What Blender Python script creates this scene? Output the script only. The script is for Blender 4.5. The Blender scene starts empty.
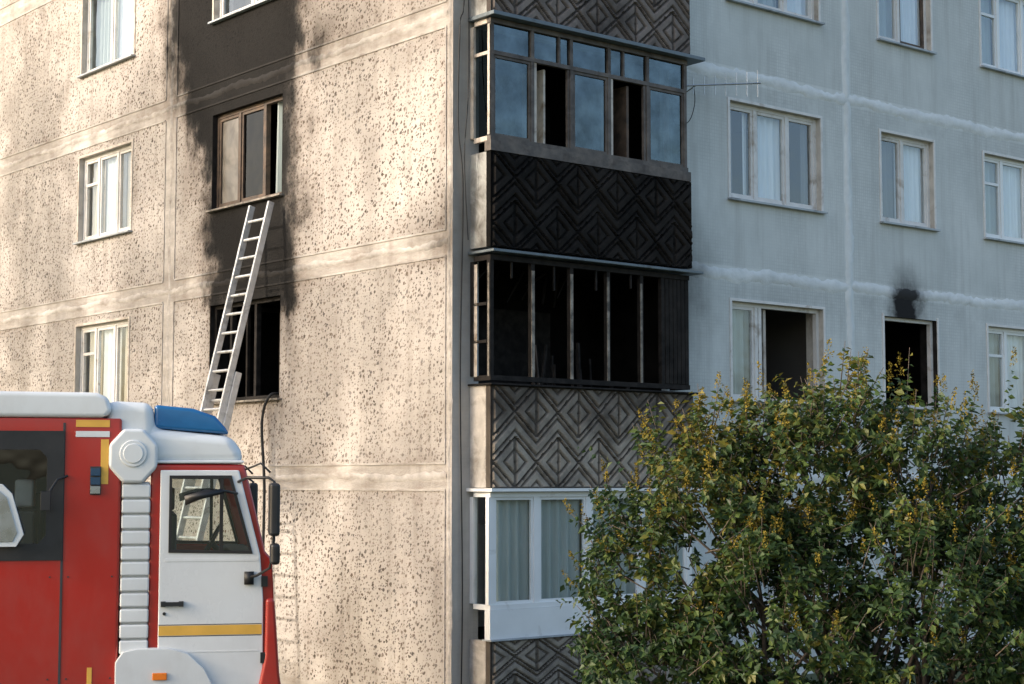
import bpy, bmesh, math, random
from mathutils import Vector, Matrix, noise as mnoise
from mathutils.geometry import tessellate_polygon
random.seed(7)
R = random.random
def U(a,b): return a+(b-a)*random.random()
S = bpy.context.scene
try:
    S.view_settings.view_transform='Standard'; S.view_settings.look='None'; S.view_settings.exposure=0
except Exception: pass

# ------------------------------------------------------------ node helpers
class NT:
    def __init__(s,name):
        s.m=bpy.data.materials.new(name); s.m.use_nodes=True
        s.t=s.m.node_tree; s.t.nodes.clear()
        s.out=s.t.nodes.new('ShaderNodeOutputMaterial')
        s.co=s.t.nodes.new('ShaderNodeTexCoord').outputs['Object']
    def put(s,sock,v):
        if v is None: return
        if hasattr(v,'is_output') or isinstance(v,bpy.types.NodeSocket): s.t.links.new(v,sock)
        else:
            if isinstance(v,(tuple,list)) and len(v)==3 and sock.type=='RGBA': v=(*v,1)
            sock.default_value=v
    def node(s,ty,**kw):
        n=s.t.nodes.new(ty)
        for k,v in kw.items(): setattr(n,k,v)
        return n
    def math(s,op,a,b=None,clamp=False):
        n=s.node('ShaderNodeMath',operation=op,use_clamp=clamp)
        s.put(n.inputs[0],a); s.put(n.inputs[1],b); return n.outputs[0]
    def noise(s,scale,detail=3,rough=.55,vec=None,dist=0):
        n=s.node('ShaderNodeTexNoise'); s.put(n.inputs['Vector'],vec or s.co)
        n.inputs['Scale'].default_value=scale; n.inputs['Detail'].default_value=detail
        n.inputs['Roughness'].default_value=rough; n.inputs['Distortion'].default_value=dist
        return n.outputs['Fac']
    def mapr(s,v,a,b,c=0,d=1,smooth=False):
        n=s.node('ShaderNodeMapRange'); n.clamp=True
        if smooth: n.interpolation_type='SMOOTHSTEP'
        s.put(n.inputs[0],v)
        for i,x in enumerate((a,b,c,d)): s.put(n.inputs[i+1],x)
        return n.outputs[0]
    def mix(s,f,a,b,mode='MIX'):
        n=s.node('ShaderNodeMix',data_type='RGBA',blend_type=mode)
        s.put(n.inputs[0],f); s.put(n.inputs[6],a); s.put(n.inputs[7],b); return n.outputs[2]
    def sep(s):
        n=s.node('ShaderNodeSeparateXYZ'); s.put(n.inputs[0],s.co); return n.outputs
    def comb(s,x,y,z=0.0):
        n=s.node('ShaderNodeCombineXYZ'); s.put(n.inputs[0],x); s.put(n.inputs[1],y); s.put(n.inputs[2],z); return n.outputs[0]
    def scaled(s,v):
        n=s.node('ShaderNodeVectorMath',operation='MULTIPLY'); s.put(n.inputs[0],s.co); n.inputs[1].default_value=v; return n.outputs[0]
    def bsdf(s,col,rough=.7,bump=None,bs=.5,bd=.01,metal=0,coat=0,spec=None):
        p=s.node('ShaderNodeBsdfPrincipled')
        s.put(p.inputs['Base Color'],col); s.put(p.inputs['Roughness'],rough); p.inputs['Metallic'].default_value=metal
        p.inputs['Coat Weight'].default_value=coat; p.inputs['Coat Roughness'].default_value=.06
        if spec is not None: p.inputs['Specular IOR Level'].default_value=spec
        if bump is not None:
            b=s.node('ShaderNodeBump'); b.inputs['Strength'].default_value=bs; b.inputs['Distance'].default_value=bd
            s.put(b.inputs['Height'],bump); s.t.links.new(b.outputs[0],p.inputs['Normal'])
        s.t.links.new(p.outputs[0],s.out.inputs[0]); return p

def simple(name,col,rough=.6,var=.25,nscale=6,metal=0,coat=0,bump=.15,dirt=None,dirtcol=(.03,.028,.025),spec=None):
    t=NT(name); n=t.noise(nscale,3); 
    c=t.mix(t.mapr(n,.3,.7),tuple(x*(1-var) for x in col),tuple(min(1,x*(1+var*.6)) for x in col))
    if dirt:
        d=t.noise(nscale*.6,4,.65,dist=.6)
        c=t.mix(t.mapr(d,.62-dirt*.35,.75-dirt*.1,0,.9),c,dirtcol)
    t.bsdf(c,t.mapr(n,.3,.7,max(.02,rough-.08),min(1,rough+.1)),t.noise(nscale*9,1) if bump else None,bump,.006,metal,coat,spec)
    return t.m

def soot_blobs(t,a,z,blobs,gain=1.0,amp=1.0):
    n1=t.noise(1.3,5,.66); n2=t.noise(1.9,4,.66,vec=t.scaled((1,1,.55)))
    na=t.math('MULTIPLY',t.math('SUBTRACT',n1,.5),1.7*amp)
    nz=t.math('MULTIPLY',t.math('SUBTRACT',n2,.5),1.5*amp)
    A=t.math('ADD',a,na); Z=t.math('ADD',z,nz); res=None
    for (a0,z0,ra,rz,st,inner) in blobs:
        u=t.math('DIVIDE',t.math('SUBTRACT',A,a0),ra); w=t.math('DIVIDE',t.math('SUBTRACT',Z,z0),rz)
        d=t.math('SQRT',t.math('ADD',t.math('MULTIPLY',u,u),t.math('MULTIPLY',w,w)))
        m=t.mapr(d,1.7,inner,0.0,st,True)
        res=m if res is None else t.math('ADD',res,m)
    pt=t.mapr(n2,.3,.7,.72,1.18)
    return t.math('MULTIPLY',t.math('MULTIPLY',res,gain),pt,True)

def band(t,v,c,w):
    e=t.math('ABSOLUTE',t.math('SUBTRACT',v,c))
    return t.mapr(e,w-.012,w+.012,1,0)
SEAMS=[-.05,2.76,5.57,8.38,11.19,14.0]
def seam_mask(t,z,w=.15,soft=.012):
    q=t.math('MODULO',t.math('ADD',z,2.86+1.405),2.81)
    return t.mapr(t.math('ABSOLUTE',t.math('SUBTRACT',q,1.405)),w-soft,w+soft,1,0)
SOOT_L=[(5.3,9.2,1.5,1.25,1.15,.35),(5.3,10.7,1.75,1.7,1.0,.3),(4.8,7.95,1.4,1.0,.9,.3),(4.6,6.95,1.2,.9,.6,.3),(4.65,6.05,1.15,.85,1.15,.35),
        (4.6,4.7,1.05,1.1,.30,.6),(4.4,5.35,1.0,.5,.6,.2),(2.9,8.75,2.1,.35,.30,.1),(3.6,9.5,1.2,.9,.30,.1),(4.6,3.4,.8,.5,.2,.2),(.0,7.6,.25,2.0,.3,.2),(.0,5.6,.4,.5,.3,.1)]
SOOT_R=[(8.76,5.32,.38,.30,1.15,.1),(8.78,5.58,.34,.38,.5,.05),(.1,7.3,.22,1.7,.25,.2),(.1,5.3,.3,.9,.3,.3),(3.7,5.2,.62,1.3,.6,.2),(3.9,8.0,.5,.7,.12,.1),(6.0,5.3,.8,.25,.15,.1),(5.9,3.7,.8,.3,.15,.1)]
# ---------------------------------------------------------- wall materials
def left_wall():
    t=NT('pebble_dash_panel'); x,y,z=t.sep()
    d1=t.math('MULTIPLY',t.math('SUBTRACT',t.noise(24,1),.5),.06)
    v2=t.comb(t.math('ADD',y,d1),t.math('ADD',z,t.math('MULTIPLY',d1,-.8)))
    def chips(scale,lo,hi,keep):
        v=t.node('ShaderNodeTexVoronoi',voronoi_dimensions='2D',feature='F1'); t.put(v.inputs['Vector'],v2); v.inputs['Scale'].default_value=scale
        sc=t.node('ShaderNodeSeparateColor'); t.put(sc.inputs[0],v.outputs['Color'])
        thr=t.mapr(sc.outputs[0],0,1,lo,hi)
        thr=t.math('MULTIPLY',thr,t.math('LESS_THAN',sc.outputs[1],keep))
        m=t.mapr(t.math('SUBTRACT',thr,v.outputs['Distance']),0,.08,0,1)
        return m,sc.outputs[2]
    m1,c1=chips(13,.10,.35,.84)
    m2,c2=chips(23,.10,.38,.72)
    base=t.mix(t.mapr(t.noise(.9,4,.6),.35,.68),(.43,.39,.355),(.56,.515,.47))
    ramp=t.node('ShaderNodeValToRGB'); cr=ramp.color_ramp
    cr.elements[0].position=0; cr.elements[0].color=(.085,.067,.053,1); cr.elements[1].position=1; cr.elements[1].color=(.36,.31,.27,1)
    e=cr.elements.new(.35); e.color=(.14,.107,.083,1); e=cr.elements.new(.62); e.color=(.20,.165,.14,1); e=cr.elements.new(.8); e.color=(.11,.097,.09,1); cr.interpolation='CONSTANT'
    t.put(ramp.inputs[0],c1)
    big=t.noise(.55,3,.6)
    patch=t.mapr(big,.36,.54,.6,1.0)
    m1=t.math('MULTIPLY',m1,patch); m2=t.math('MULTIPLY',m2,t.math('MULTIPLY',patch,.85))
    bandm=t.math('MAXIMUM',seam_mask(t,z,.16),t.math('MAXIMUM',band(t,y,7.0,.17),t.math('MAXIMUM',band(t,y,14.0,.17),band(t,y,0,.10))))
    bandm=t.math('MAXIMUM',bandm,t.mapr(t.noise(1.3,4,.7),.65,.72,0,.85))
    nb=t.math('SUBTRACT',1.0,bandm)
    chipm=t.math('MULTIPLY',t.math('MAXIMUM',m1,m2),nb)
    c=t.mix(chipm,base,ramp.outputs[0])
    bandc=t.mix(t.mapr(t.noise(3,4,.65,vec=t.scaled((1,.35,2))),.3,.7),(.38,.345,.31),(.60,.56,.515))
    c=t.mix(bandm,c,bandc)
    sn=t.noise(3.2,4,.6,vec=t.scaled((1,1.6,.16)))
    st=t.mapr(sn,.50,.75,0,.45)
    c=t.mix(st,c,(.22,.185,.155))
    c=t.mix(t.mapr(t.noise(.75,5,.7,vec=t.scaled((1,.7,1.3))),.52,.72,0,.32),c,(.24,.205,.175))
    gr=t.math('MULTIPLY',seam_mask(t,z,.22,.22),t.mapr(t.noise(2.4,4,.7,vec=t.scaled((1,.6,1.6))),.42,.70,0,.7))
    c=t.mix(gr,c,(.20,.155,.12))
    so=soot_blobs(t,y,z,SOOT_L)
    dark=t.mix(t.mapr(so,.5,1.0,.90,.985),c,(.007,.0065,.006))
    brown=t.mix(t.mapr(so,.10,.75),t.mix(.6,c,(.17,.12,.085)),dark)
    c=t.mix(t.mapr(so,0,.55),c,brown)
    t.bsdf(c,.88,t.noise(38,2,.6),.5,.014,spec=.15); return t.m
def right_wall():
    t=NT('mosaic_tile_panel'); x,y,z=t.sep()
    base=t.mix(t.mapr(t.noise(.8,4,.62),.33,.68),(.54,.565,.545),(.65,.67,.645))
    base=t.mix(t.mapr(t.noise(3.5,4,.65,vec=t.scaled((1,1,.25))),.5,.78,0,.45),base,(.43,.445,.43))
    v=t.comb(x,z)
    b=t.node('ShaderNodeTexBrick'); b.offset=0; t.put(b.inputs['Vector'],v)
    for k,val in (('Scale',1.0),('Mortar Size',.006),('Brick Width',.048),('Row Height',.048),('Mortar Smooth',.3)): b.inputs[k].default_value=val
    b.inputs['Color1'].default_value=(.95,.95,.95,1); b.inputs['Color2'].default_value=(1.04,1.04,1.04,1); b.inputs['Mortar'].default_value=(.84,.84,.85,1)
    near=t.mapr(t.noise(.7,2),.4,.6,.25,.8)
    bandm=t.math('MAXIMUM',seam_mask(t,z,.10),t.math('MAXIMUM',band(t,x,7.41,.10),band(t,x,14.4,.10)))
    c=t.mix(t.math('MULTIPLY',near,t.math('SUBTRACT',1,bandm)),base,t.mix(1.0,base,b.outputs['Color'],'MULTIPLY'))
    c=t.mix(bandm,c,(.66,.68,.66))
    st=t.mapr(t.noise(2.6,4,.65,vec=t.scaled((1.8,1,.12))),.50,.78,0,.5); c=t.mix(st,c,(.35,.35,.33))
    gr=t.math('MULTIPLY',seam_mask(t,t.math('ADD',z,.25),.2,.2),t.mapr(t.noise(2.1,4,.7),.48,.70,0,.45)); c=t.mix(gr,c,(.33,.34,.33))
    corner=t.mapr(x,.25,.45,.8,0); c=t.mix(corner,c,t.mix(t.noise(7,3),(.34,.30,.26),(.50,.46,.41)))
    so=soot_blobs(t,x,z,SOOT_R,amp=.5)
    c=t.mix(so,c,(.014,.013,.013))
    t.bsdf(c,.85,b.outputs['Fac'],-.2,.005,spec=.25); return t.m
def bead_mat(name,ca,cb,soots,axis):
    t=NT(name); x,y,z=t.sep()
    c=t.mix(t.mapr(t.noise(4,4,.65),.3,.7),ca,cb)
    if axis=='L': c=t.mix(t.mapr(t.noise(2.4,4,.7,vec=t.scaled((1,.6,1.6))),.45,.70,0,.7),c,(.21,.17,.135))
    so=soot_blobs(t,(y if axis=='L' else x),z,soots,amp=(1 if axis=='L' else .5))
    c=t.mix(t.mapr(so,0,.75),c,t.mix(.965,c,(.009,.008,.0075)))
    t.bsdf(c,.85,t.noise(26,2),.5,.01,spec=.2); return t.m
def relief_mat(name,ca,cb,groove,sootlvl=0):
    t=NT(name); x,y,z=t.sep()
    c=t.mix(t.mapr(t.noise(3,4,.65),.3,.7),ca,cb)
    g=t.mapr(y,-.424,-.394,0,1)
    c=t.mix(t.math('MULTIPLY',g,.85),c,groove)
    if sootlvl:
        n=t.noise(1.6,4,.7); c=t.mix(t.mapr(n,.50-sootlvl*.2,.75,0,.85),c,(.03,.026,.023))
    if name=='relief_concrete': c=t.mix(t.mapr(t.math('ADD',z,t.mapr(t.noise(2.5,3),0,1,-.5,.5)),3.1,3.95,0,.75),c,(.05,.04,.033))
    t.bsdf(c,.85,t.noise(45,1),.4,.006,spec=(.06 if name=='relief_charred' else .2)); return t.m

M={}
M['Lwall']=left_wall(); M['Rwall']=right_wall()
M['beadL']=bead_mat('seam_mortar_warm',(.41,.375,.34),(.63,.59,.545),SOOT_L,'L')
M['beadR']=bead_mat('seam_mortar_cool',(.62,.64,.63),(.76,.78,.77),SOOT_R,'R')
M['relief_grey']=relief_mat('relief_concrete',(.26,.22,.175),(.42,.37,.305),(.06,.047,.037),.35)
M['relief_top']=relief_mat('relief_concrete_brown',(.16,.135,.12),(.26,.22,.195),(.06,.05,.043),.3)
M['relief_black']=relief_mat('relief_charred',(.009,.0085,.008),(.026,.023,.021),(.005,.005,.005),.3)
M['side_white']=simple('whitewashed_brick',(.56,.52,.47),.8,.3,5,dirt=.45,dirtcol=(.22,.18,.14))
M['side_grey']=simple('grey_side',(.38,.38,.36),.8,.3,5,dirt=.45,dirtcol=(.08,.07,.06))
M['metal_drip']=simple('drip_metal',(.13,.16,.18),.5,.3,4,metal=.3,dirt=.2)
M['metal_light']=simple('sill_metal',(.38,.41,.43),.5,.25,4,metal=.2,dirt=.25)
M['frame_burnt']=simple('charred_frame',(.024,.021,.019),.8,.6,8,dirt=.3,dirtcol=(.008,.007,.007),spec=.15)
M['frame_ash']=simple('ashen_post',(.34,.30,.25),.8,.5,9,dirt=.75)
M['frame_white']=simple('painted_frame',(.70,.68,.65),.5,.12,5,dirt=.15,dirtcol=(.38,.32,.26))
M['frame_cream']=simple('old_wood_frame',(.56,.50,.43),.6,.25,7,dirt=.35,dirtcol=(.25,.18,.12))
M['frame_brown']=simple('scorched_wood_frame',(.115,.075,.05),.65,.4,7,dirt=.5,dirtcol=(.025,.018,.014))
M['frame_upvc']=simple('upvc_frame',(.78,.79,.78),.35,.05,3,bump=.03,dirt=.05,dirtcol=(.5,.48,.45))
M['frame_grey']=simple('weathered_grey_frame',(.125,.105,.09),.65,.45,7,dirt=.5,dirtcol=(.035,.024,.018))
M['reveal']=simple('reveal_plaster',(.50,.47,.42),.85,.25,4,dirt=.25,dirtcol=(.25,.21,.17))
M['reveal_soot']=simple('reveal_sooted',(.024,.021,.019),.9,.6,6,spec=.15)
M['room']=simple('room_wallpaper',(.12,.11,.10),.9,.15,2,bump=0)
M['room_burnt']=simple('burnt_room',(.008,.0075,.007),.95,.6,3,bump=0,spec=.1)
M['slab']=simple('slab_concrete',(.30,.29,.27),.85,.3,4)
def cloth(name,col):
    t=NT(name); c=t.mix(t.mapr(t.noise(3,2,vec=t.scaled((6,6,.5))),.3,.7),tuple(k*.85 for k in col),col)
    d=t.node('ShaderNodeBsdfDiffuse'); t.put(d.inputs[0],c); t.t.links.new(d.outputs[0],t.out.inputs[0]); return t.m
M['curtain']=cloth('white_net_curtain',(.85,.87,.88)); M['curtain_cream']=cloth('cream_curtain',(.66,.58,.47)); M['curtain_green']=cloth('grey_green_curtain',(.45,.50,.48))
M['curtain_dark']=cloth('grey_curtain',(.20,.20,.20))
def glassm(name,base,tint,gcol=(.9,.95,1)):
    t=NT(name); tr=t.node('ShaderNodeBsdfTransparent'); tr.inputs[0].default_value=(*tint,1)
    g=t.node('ShaderNodeBsdfGlossy'); g.inputs[0].default_value=(*gcol,1); g.inputs['Roughness'].default_value=.03
    b=t.node('ShaderNodeBump'); b.inputs['Strength'].default_value=.25; b.inputs['Distance'].default_value=.04; t.put(b.inputs['Height'],t.noise(1.8,2)); t.t.links.new(b.outputs[0],g.inputs['Normal'])
    f=t.node('ShaderNodeLayerWeight'); f.inputs[0].default_value=.5
    fac=t.math('ADD',t.math('MULTIPLY',t.math('POWER',f.outputs['Facing'],4.0),.85),base,True)
    if 'dusty' in name: fac=t.math('MULTIPLY',fac,t.mapr(t.noise(2.6,4,.65),.3,.7,.55,1.15))
    m=t.node('ShaderNodeMixShader'); t.put(m.inputs[0],fac)
    t.t.links.new(tr.outputs[0],m.inputs[1]); t.t.links.new(g.outputs[0],m.inputs[2]); t.t.links.new(m.outputs[0],t.out.inputs[0]); return t.m
M['glass']=glassm('window_glass',.10,(.88,.92,.93)); M['glass_dirty']=glassm('dusty_glass',.17,(.26,.30,.31),(.48,.60,.66)); M['glass_truck']=glassm('vehicle_glass',.12,(.76,.81,.80))
M['glass_soot']=glassm('sooted_glass',.06,(.16,.14,.12),(.4,.4,.4))
M['dusty_pane']=simple('dust_covered_pane',(.20,.18,.155),.35,.35,3,bump=0,dirt=.5,dirtcol=(.06,.05,.04))
def paint(name,col,dirtc=(.25,.2,.16),d=.12,rough=.22,coat=.7):
    t=NT(name); x,y,z=t.sep()
    c=t.mix(t.mapr(t.noise(1.4,3),.3,.7,0,.5),col,tuple(k*.86 for k in col))
    low=t.mapr(z,1.9,.6,0,.5); dn=t.math('ADD',t.mapr(t.noise(5,4,.65,vec=t.scaled((1,1,.5))),.45,.8,0,d*1.6),t.math('MULTIPLY',low,t.noise(9,3)),True)
    c=t.mix(t.math('MULTIPLY',dn,.5),c,dirtc); t.bsdf(c,t.mapr(dn,0,.6,rough,.6),t.noise(2.5,1),.06,.02,0,coat); return t.m
M['red']=paint('red_vehicle_paint',(.40,.014,.008),(.20,.10,.07),d=.16,rough=.28,coat=.6); M['white']=paint('white_vehicle_paint',(.76,.78,.79),d=.14)
M['plastic_white']=paint('white_fibreglass',(.70,.73,.74),d=.18,rough=.4,coat=.15)
M['blue']=simple('blue_beacon_lens',(.012,.13,.33),.2,.15,3,coat=.4,bump=0)
M['blue2']=simple('blue_marker_lens',(.02,.06,.12),.2,.15,3,coat=.6,bump=0)
M['yellow']=simple('reflective_yellow',(.74,.42,.07),.45,.1,6,bump=.05)
M['orange']=simple('orange_lens',(.8,.2,.02),.25,.1,6,bump=0)
M['black']=simple('black_plastic',(.018,.018,.019),.45,.3,6,bump=.1)
M['rubber']=simple('rubber',(.02,.02,.02),.8,.3,6)
M['seat']=simple('seat_fabric',(.35,.36,.36),.8,.2,5); M['dark']=simple('dark_trim',(.04,.04,.045),.7,.2,5)
M['chrome']=simple('steel',(.5,.5,.5),.3,.1,5,metal=1,bump=0); M['alu']=simple('ladder_aluminium',(.60,.60,.59),.45,.2,9,metal=.35,bump=.1,dirt=.2,dirtcol=(.2,.19,.18))
M['shutter']=simple('shutter_aluminium',(.6,.6,.6),.4,.1,5,metal=.6)
M['wire']=simple('cable',(.02,.02,.02),.7,.2,6,bump=0)

# ------------------------------------------------------------ mesh helpers
def empty(name,loc=(0,0,0),rz=0):
    e=bpy.data.objects.new(name,None); S.collection.objects.link(e); e.location=loc; e.rotation_euler=(0,0,rz); e.empty_display_size=.5; return e
class Part:
    def __init__(s,name,parent=None): s.name=name; s.p=parent; s.v=[]; s.f=[]; s.mi=[]; s.mats=[]
    def mid(s,k):
        m=M[k]
        if m not in s.mats: s.mats.append(m)
        return s.mats.index(m)
    def add(s,vs,fs,k):
        o=len(s.v); s.v+=[tuple(v) for v in vs]; i=s.mid(k)
        for f in fs: s.f.append([o+j for j in f]); s.mi.append(i)
    def box(s,x0,x1,y0,y1,z0,z1,k):
        if x0>x1:x0,x1=x1,x0
        if y0>y1:y0,y1=y1,y0
        if z0>z1:z0,z1=z1,z0
        if k.startswith('glass'):   # a pane is a single sheet
            dx,dy,dz=x1-x0,y1-y0,z1-z0
            if dy<=dx and dy<=dz: y=(y0+y1)/2; s.add([(x0,y,z0),(x1,y,z0),(x1,y,z1),(x0,y,z1)],[(0,1,2,3)],k)
            else: x=(x0+x1)/2; s.add([(x,y0,z0),(x,y1,z0),(x,y1,z1),(x,y0,z1)],[(0,1,2,3)],k)
            return
        s.add([(x0,y0,z0),(x1,y0,z0),(x1,y1,z0),(x0,y1,z0),(x0,y0,z1),(x1,y0,z1),(x1,y1,z1),(x0,y1,z1)],
              [(0,3,2,1),(4,5,6,7),(0,1,5,4),(1,2,6,5),(2,3,7,6),(3,0,4,7)],k)
    def fb(s,F,a0,a1,d0,d1,z0,z1,k):
        if F=='R': s.box(a0,a1,d0,d1,z0,z1,k)
        else: s.box(d0,d1,a0,a1,z0,z1,k)
    def plate(s,outer,holes,y0,y1,k):
        loops=[outer]+holes
        tri=tessellate_polygon([[Vector((p[0],p[1],0)) for p in l] for l in loops])
        pts=[p for l in loops for p in l]; n=len(pts)
        vs=[(p[0],y0,p[1]) for p in pts]+[(p[0],y1,p[1]) for p in pts]
        fs=[tuple(t) for t in tri]+[tuple(i+n for i in reversed(t)) for t in tri]
        o=0
        for l in loops:
            m=len(l)
            for i in range(m): a=o+i; b=o+(i+1)%m; fs.append((a,b,b+n,a+n))
            o+=m
        s.add(vs,fs,k)
    def prism(s,prof,y0,y1,k):
        n=len(prof); vs=[(p[0],y0,p[1]) for p in prof]+[(p[0],y1,p[1]) for p in prof]
        s.add(vs,[tuple(range(n)),tuple(reversed(range(n,2*n)))]+[(i,i+n,(i+1)%n+n,(i+1)%n) for i in range(n)],k)
    def tube(s,pts,rad,k,n=8):
        pts=[Vector(p) for p in pts]; rings=[]
        for i,p in enumerate(pts):
            d=(pts[min(i+1,len(pts)-1)]-pts[max(i-1,0)]).normalized()
            u=d.cross(Vector((0,0,1))); 
            if u.length<.1: u=d.cross(Vector((1,0,0)))
            u.normalize(); w=d.cross(u); r=rad[i] if isinstance(rad,(list,tuple)) else rad
            rings.append([p+u*(r*math.cos(q*2*math.pi/n))+w*(r*math.sin(q*2*math.pi/n)) for q in range(n)])
        vs=[v for r_ in rings for v in r_]; fs=[]
        for i in range(len(pts)-1):
            for q in range(n): fs.append((i*n+q,i*n+(q+1)%n,(i+1)*n+(q+1)%n,(i+1)*n+q))
        fs.append(tuple(range(n))); fs.append(tuple(reversed(range((len(pts)-1)*n,len(pts)*n))))
        s.add(vs,fs,k)
    def cyl(s,c,axis,r,h,k,n=24):
        c=Vector(c); a=Vector(axis).normalized(); s.tube([c-a*h/2,c+a*h/2],r,k,n)
    def build(s,bevel=0,smooth=False,recalc=True,seg=2):
        me=bpy.data.meshes.new(s.name); me.from_pydata(s.v,[],s.f); 
        for m in s.mats: me.materials.append(m)
        me.polygons.foreach_set('material_index',s.mi)
        if recalc:
            bm=bmesh.new(); bm.from_mesh(me); bmesh.ops.recalc_face_normals(bm,faces=bm.faces); bm.to_mesh(me); bm.free()
        o=bpy.data.objects.new(s.name,me); S.collection.objects.link(o)
        if s.p: o.parent=s.p
        if bevel:
            b=o.modifiers.new('bevel','BEVEL'); b.width=bevel; b.segments=seg; b.limit_method='ANGLE'; b.angle_limit=math.radians(35)
        if smooth:
            for p in me.polygons: p.use_smooth=True
        elif bevel:
            for p in me.polygons: p.use_smooth=True
            w=o.modifiers.new('wn','WEIGHTED_NORMAL'); w.keep_sharp=False
        return o

# ================================================================ BUILDING
ANG=math.radians(39.8)
B=empty('panel_apartment_building',(-.713,20.2,0),ANG)
TOP=14.9
wins=[]
def W(F,k,a0,a1,**sp):
    lo,hi=(1.08,2.49) if F=='L' else (1.05,2.43)
    wins.append((F,a0,a1,SEAMS[k]+lo,SEAMS[k]+hi,sp))
for k in range(5):
    for (a0,a1) in ((8.28,10.13),(17.3,19.2)):
        W('L',k,a0,a1,fr='frame_white',div=[.34,.70] if k!=3 else [.5],panes=['cream','white','cream'] if k!=3 else ['white','grey'],trans=[2] if k<3 else [])
W('L',2,3.84,5.75,fr='frame_brown',div=[.30,.66],panes=['openw','sootg','dust'],burnt=1)
W('L',1,3.84,5.75,fr='frame_burnt',div=[.4,.75],panes=['open','open','open'],burnt=2)
W('L',3,3.84,5.75,fr='frame_white',div=[.5],panes=['white','dark'])
W('L',4,3.84,5.75,fr='frame_white',div=[.5],panes=['white','white'])
W('R',2,4.87,6.80,fr='frame_white',div=[.31,.66],panes=['halfd','white','darkc'])
W('R',1,4.87,6.80,fr='frame_white',div=[.30,.34],panes=['grey','open','open'],burnt=1)
W('R',3,4.87,6.80,fr='frame_white',div=[.33,.66],panes=['white','grey','white'])
W('R',2,8.21,9.51,fr='frame_white',div=[.46],panes=['dim','white'])
W('R',1,8.21,9.51,fr='frame_white',div=[],panes=['open'],burnt=2)
W('R',3,8.21,9.51,fr='frame_white',div=[.45],panes=['grey','brown'])
W('R',4,4.87,6.8,fr='frame_white',div=[.5],panes=['white','dark']); W('R',4,8.21,9.51,fr='frame_white',div=[.5],panes=['white','dark'])
W('R',0,4.87,6.8,fr='frame_white',div=[.5],panes=['white','dark']); W('R',0,8.21,9.51,fr='frame_white',div=[.5],panes=['white','dark'])
for k in range(5):
    W('R',k,10.86,12.8,fr='frame_upvc',div=[.30,.66],panes=['grey','white','white'],trans=[0])
    W('R',k,15.4,17.3,fr='frame_upvc',div=[.5],panes=['white','dark'])
    W('R',k,18.6,19.9,fr='frame_white',div=[.5],panes=['dark','white'])
LOG=[(.40,3.50,SEAMS[k]+.10,SEAMS[k]+2.66) for k in range(5)]

def facade(F,length,ops,key,name):
    T=.32; p=Part(name,B)
    As=sorted(set([0,length]+[o[0] for o in ops]+[o[1] for o in ops]))
    Zs=sorted(set([0,TOP]+[max(0,o[2]) for o in ops]+[o[3] for o in ops]))
    def solid(i,j):
        if i<0 or j<0 or i>=len(As)-1 or j>=len(Zs)-1: return False
        a=(As[i]+As[i+1])/2; z=(Zs[j]+Zs[j+1])/2
        return not any(o[0]<a<o[1] and o[2]<z<o[3] for o in ops)
    P=(lambda a,d,z:(a,d,z)) if F=='R' else (lambda a,d,z:(d,a,z))
    for j in range(len(Zs)-1):
        i=0
        while i<len(As)-1:
            if not solid(i,j): i+=1; continue
            e=i
            while solid(e+1,j): e+=1
            a0,a1,z0,z1=As[i],As[e+1],Zs[j],Zs[j+1]
            q=[P(a0,0,z0),P(a1,0,z0),P(a1,0,z1),P(a0,0,z1)]
            if F=='L': q.reverse()
            p.add(q,[(0,1,2,3)],key)
            i=e+1
    for (a0,a1,z0,z1,*r) in ops:
        z0=max(0,z0); k=r[0] if r else 'reveal'
        for q in ([P(a0,0,z0),P(a1,0,z0),P(a1,T,z0),P(a0,T,z0)],[P(a0,0,z1),P(a1,0,z1),P(a1,T,z1),P(a0,T,z1)],
                  [P(a0,0,z0),P(a0,0,z1),P(a0,T,z1),P(a0,T,z0)],[P(a1,0,z0),P(a1,0,z1),P(a1,T,z1),P(a1,T,z0)]):
            p.add(q,[(0,1,2,3)],k)
    p.build(recalc=False)
LEN_L,LEN_R=21,26
opsL=[(w[1],w[2],w[3],w[4],'reveal_soot' if w[5].get('burnt') else 'reveal') for w in wins if w[0]=='L']
opsR=[(w[1],w[2],w[3],w[4],'reveal_soot' if w[5].get('burnt')==2 else 'reveal') for w in wins if w[0]=='R']+[(a,b,c,d,'room_burnt' if i in(1,2) else 'reveal') for i,(a,b,c,d) in enumerate(LOG)]
facade('L',LEN_L,opsL,'Lwall','left_facade'); facade('R',LEN_R,opsR,'Rwall','right_facade')
p=Part('roof_and_rear_walls',B)
p.box(-.12,LEN_R+.1,-.12,LEN_L+.1,TOP,TOP+.25,'slab'); p.box(LEN_R-.3,LEN_R,.33,LEN_L,0,TOP-.002,'Rwall'); p.box(.33,LEN_R-.3,LEN_L-.3,LEN_L,0,TOP-.002,'Lwall'); p.build()

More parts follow.
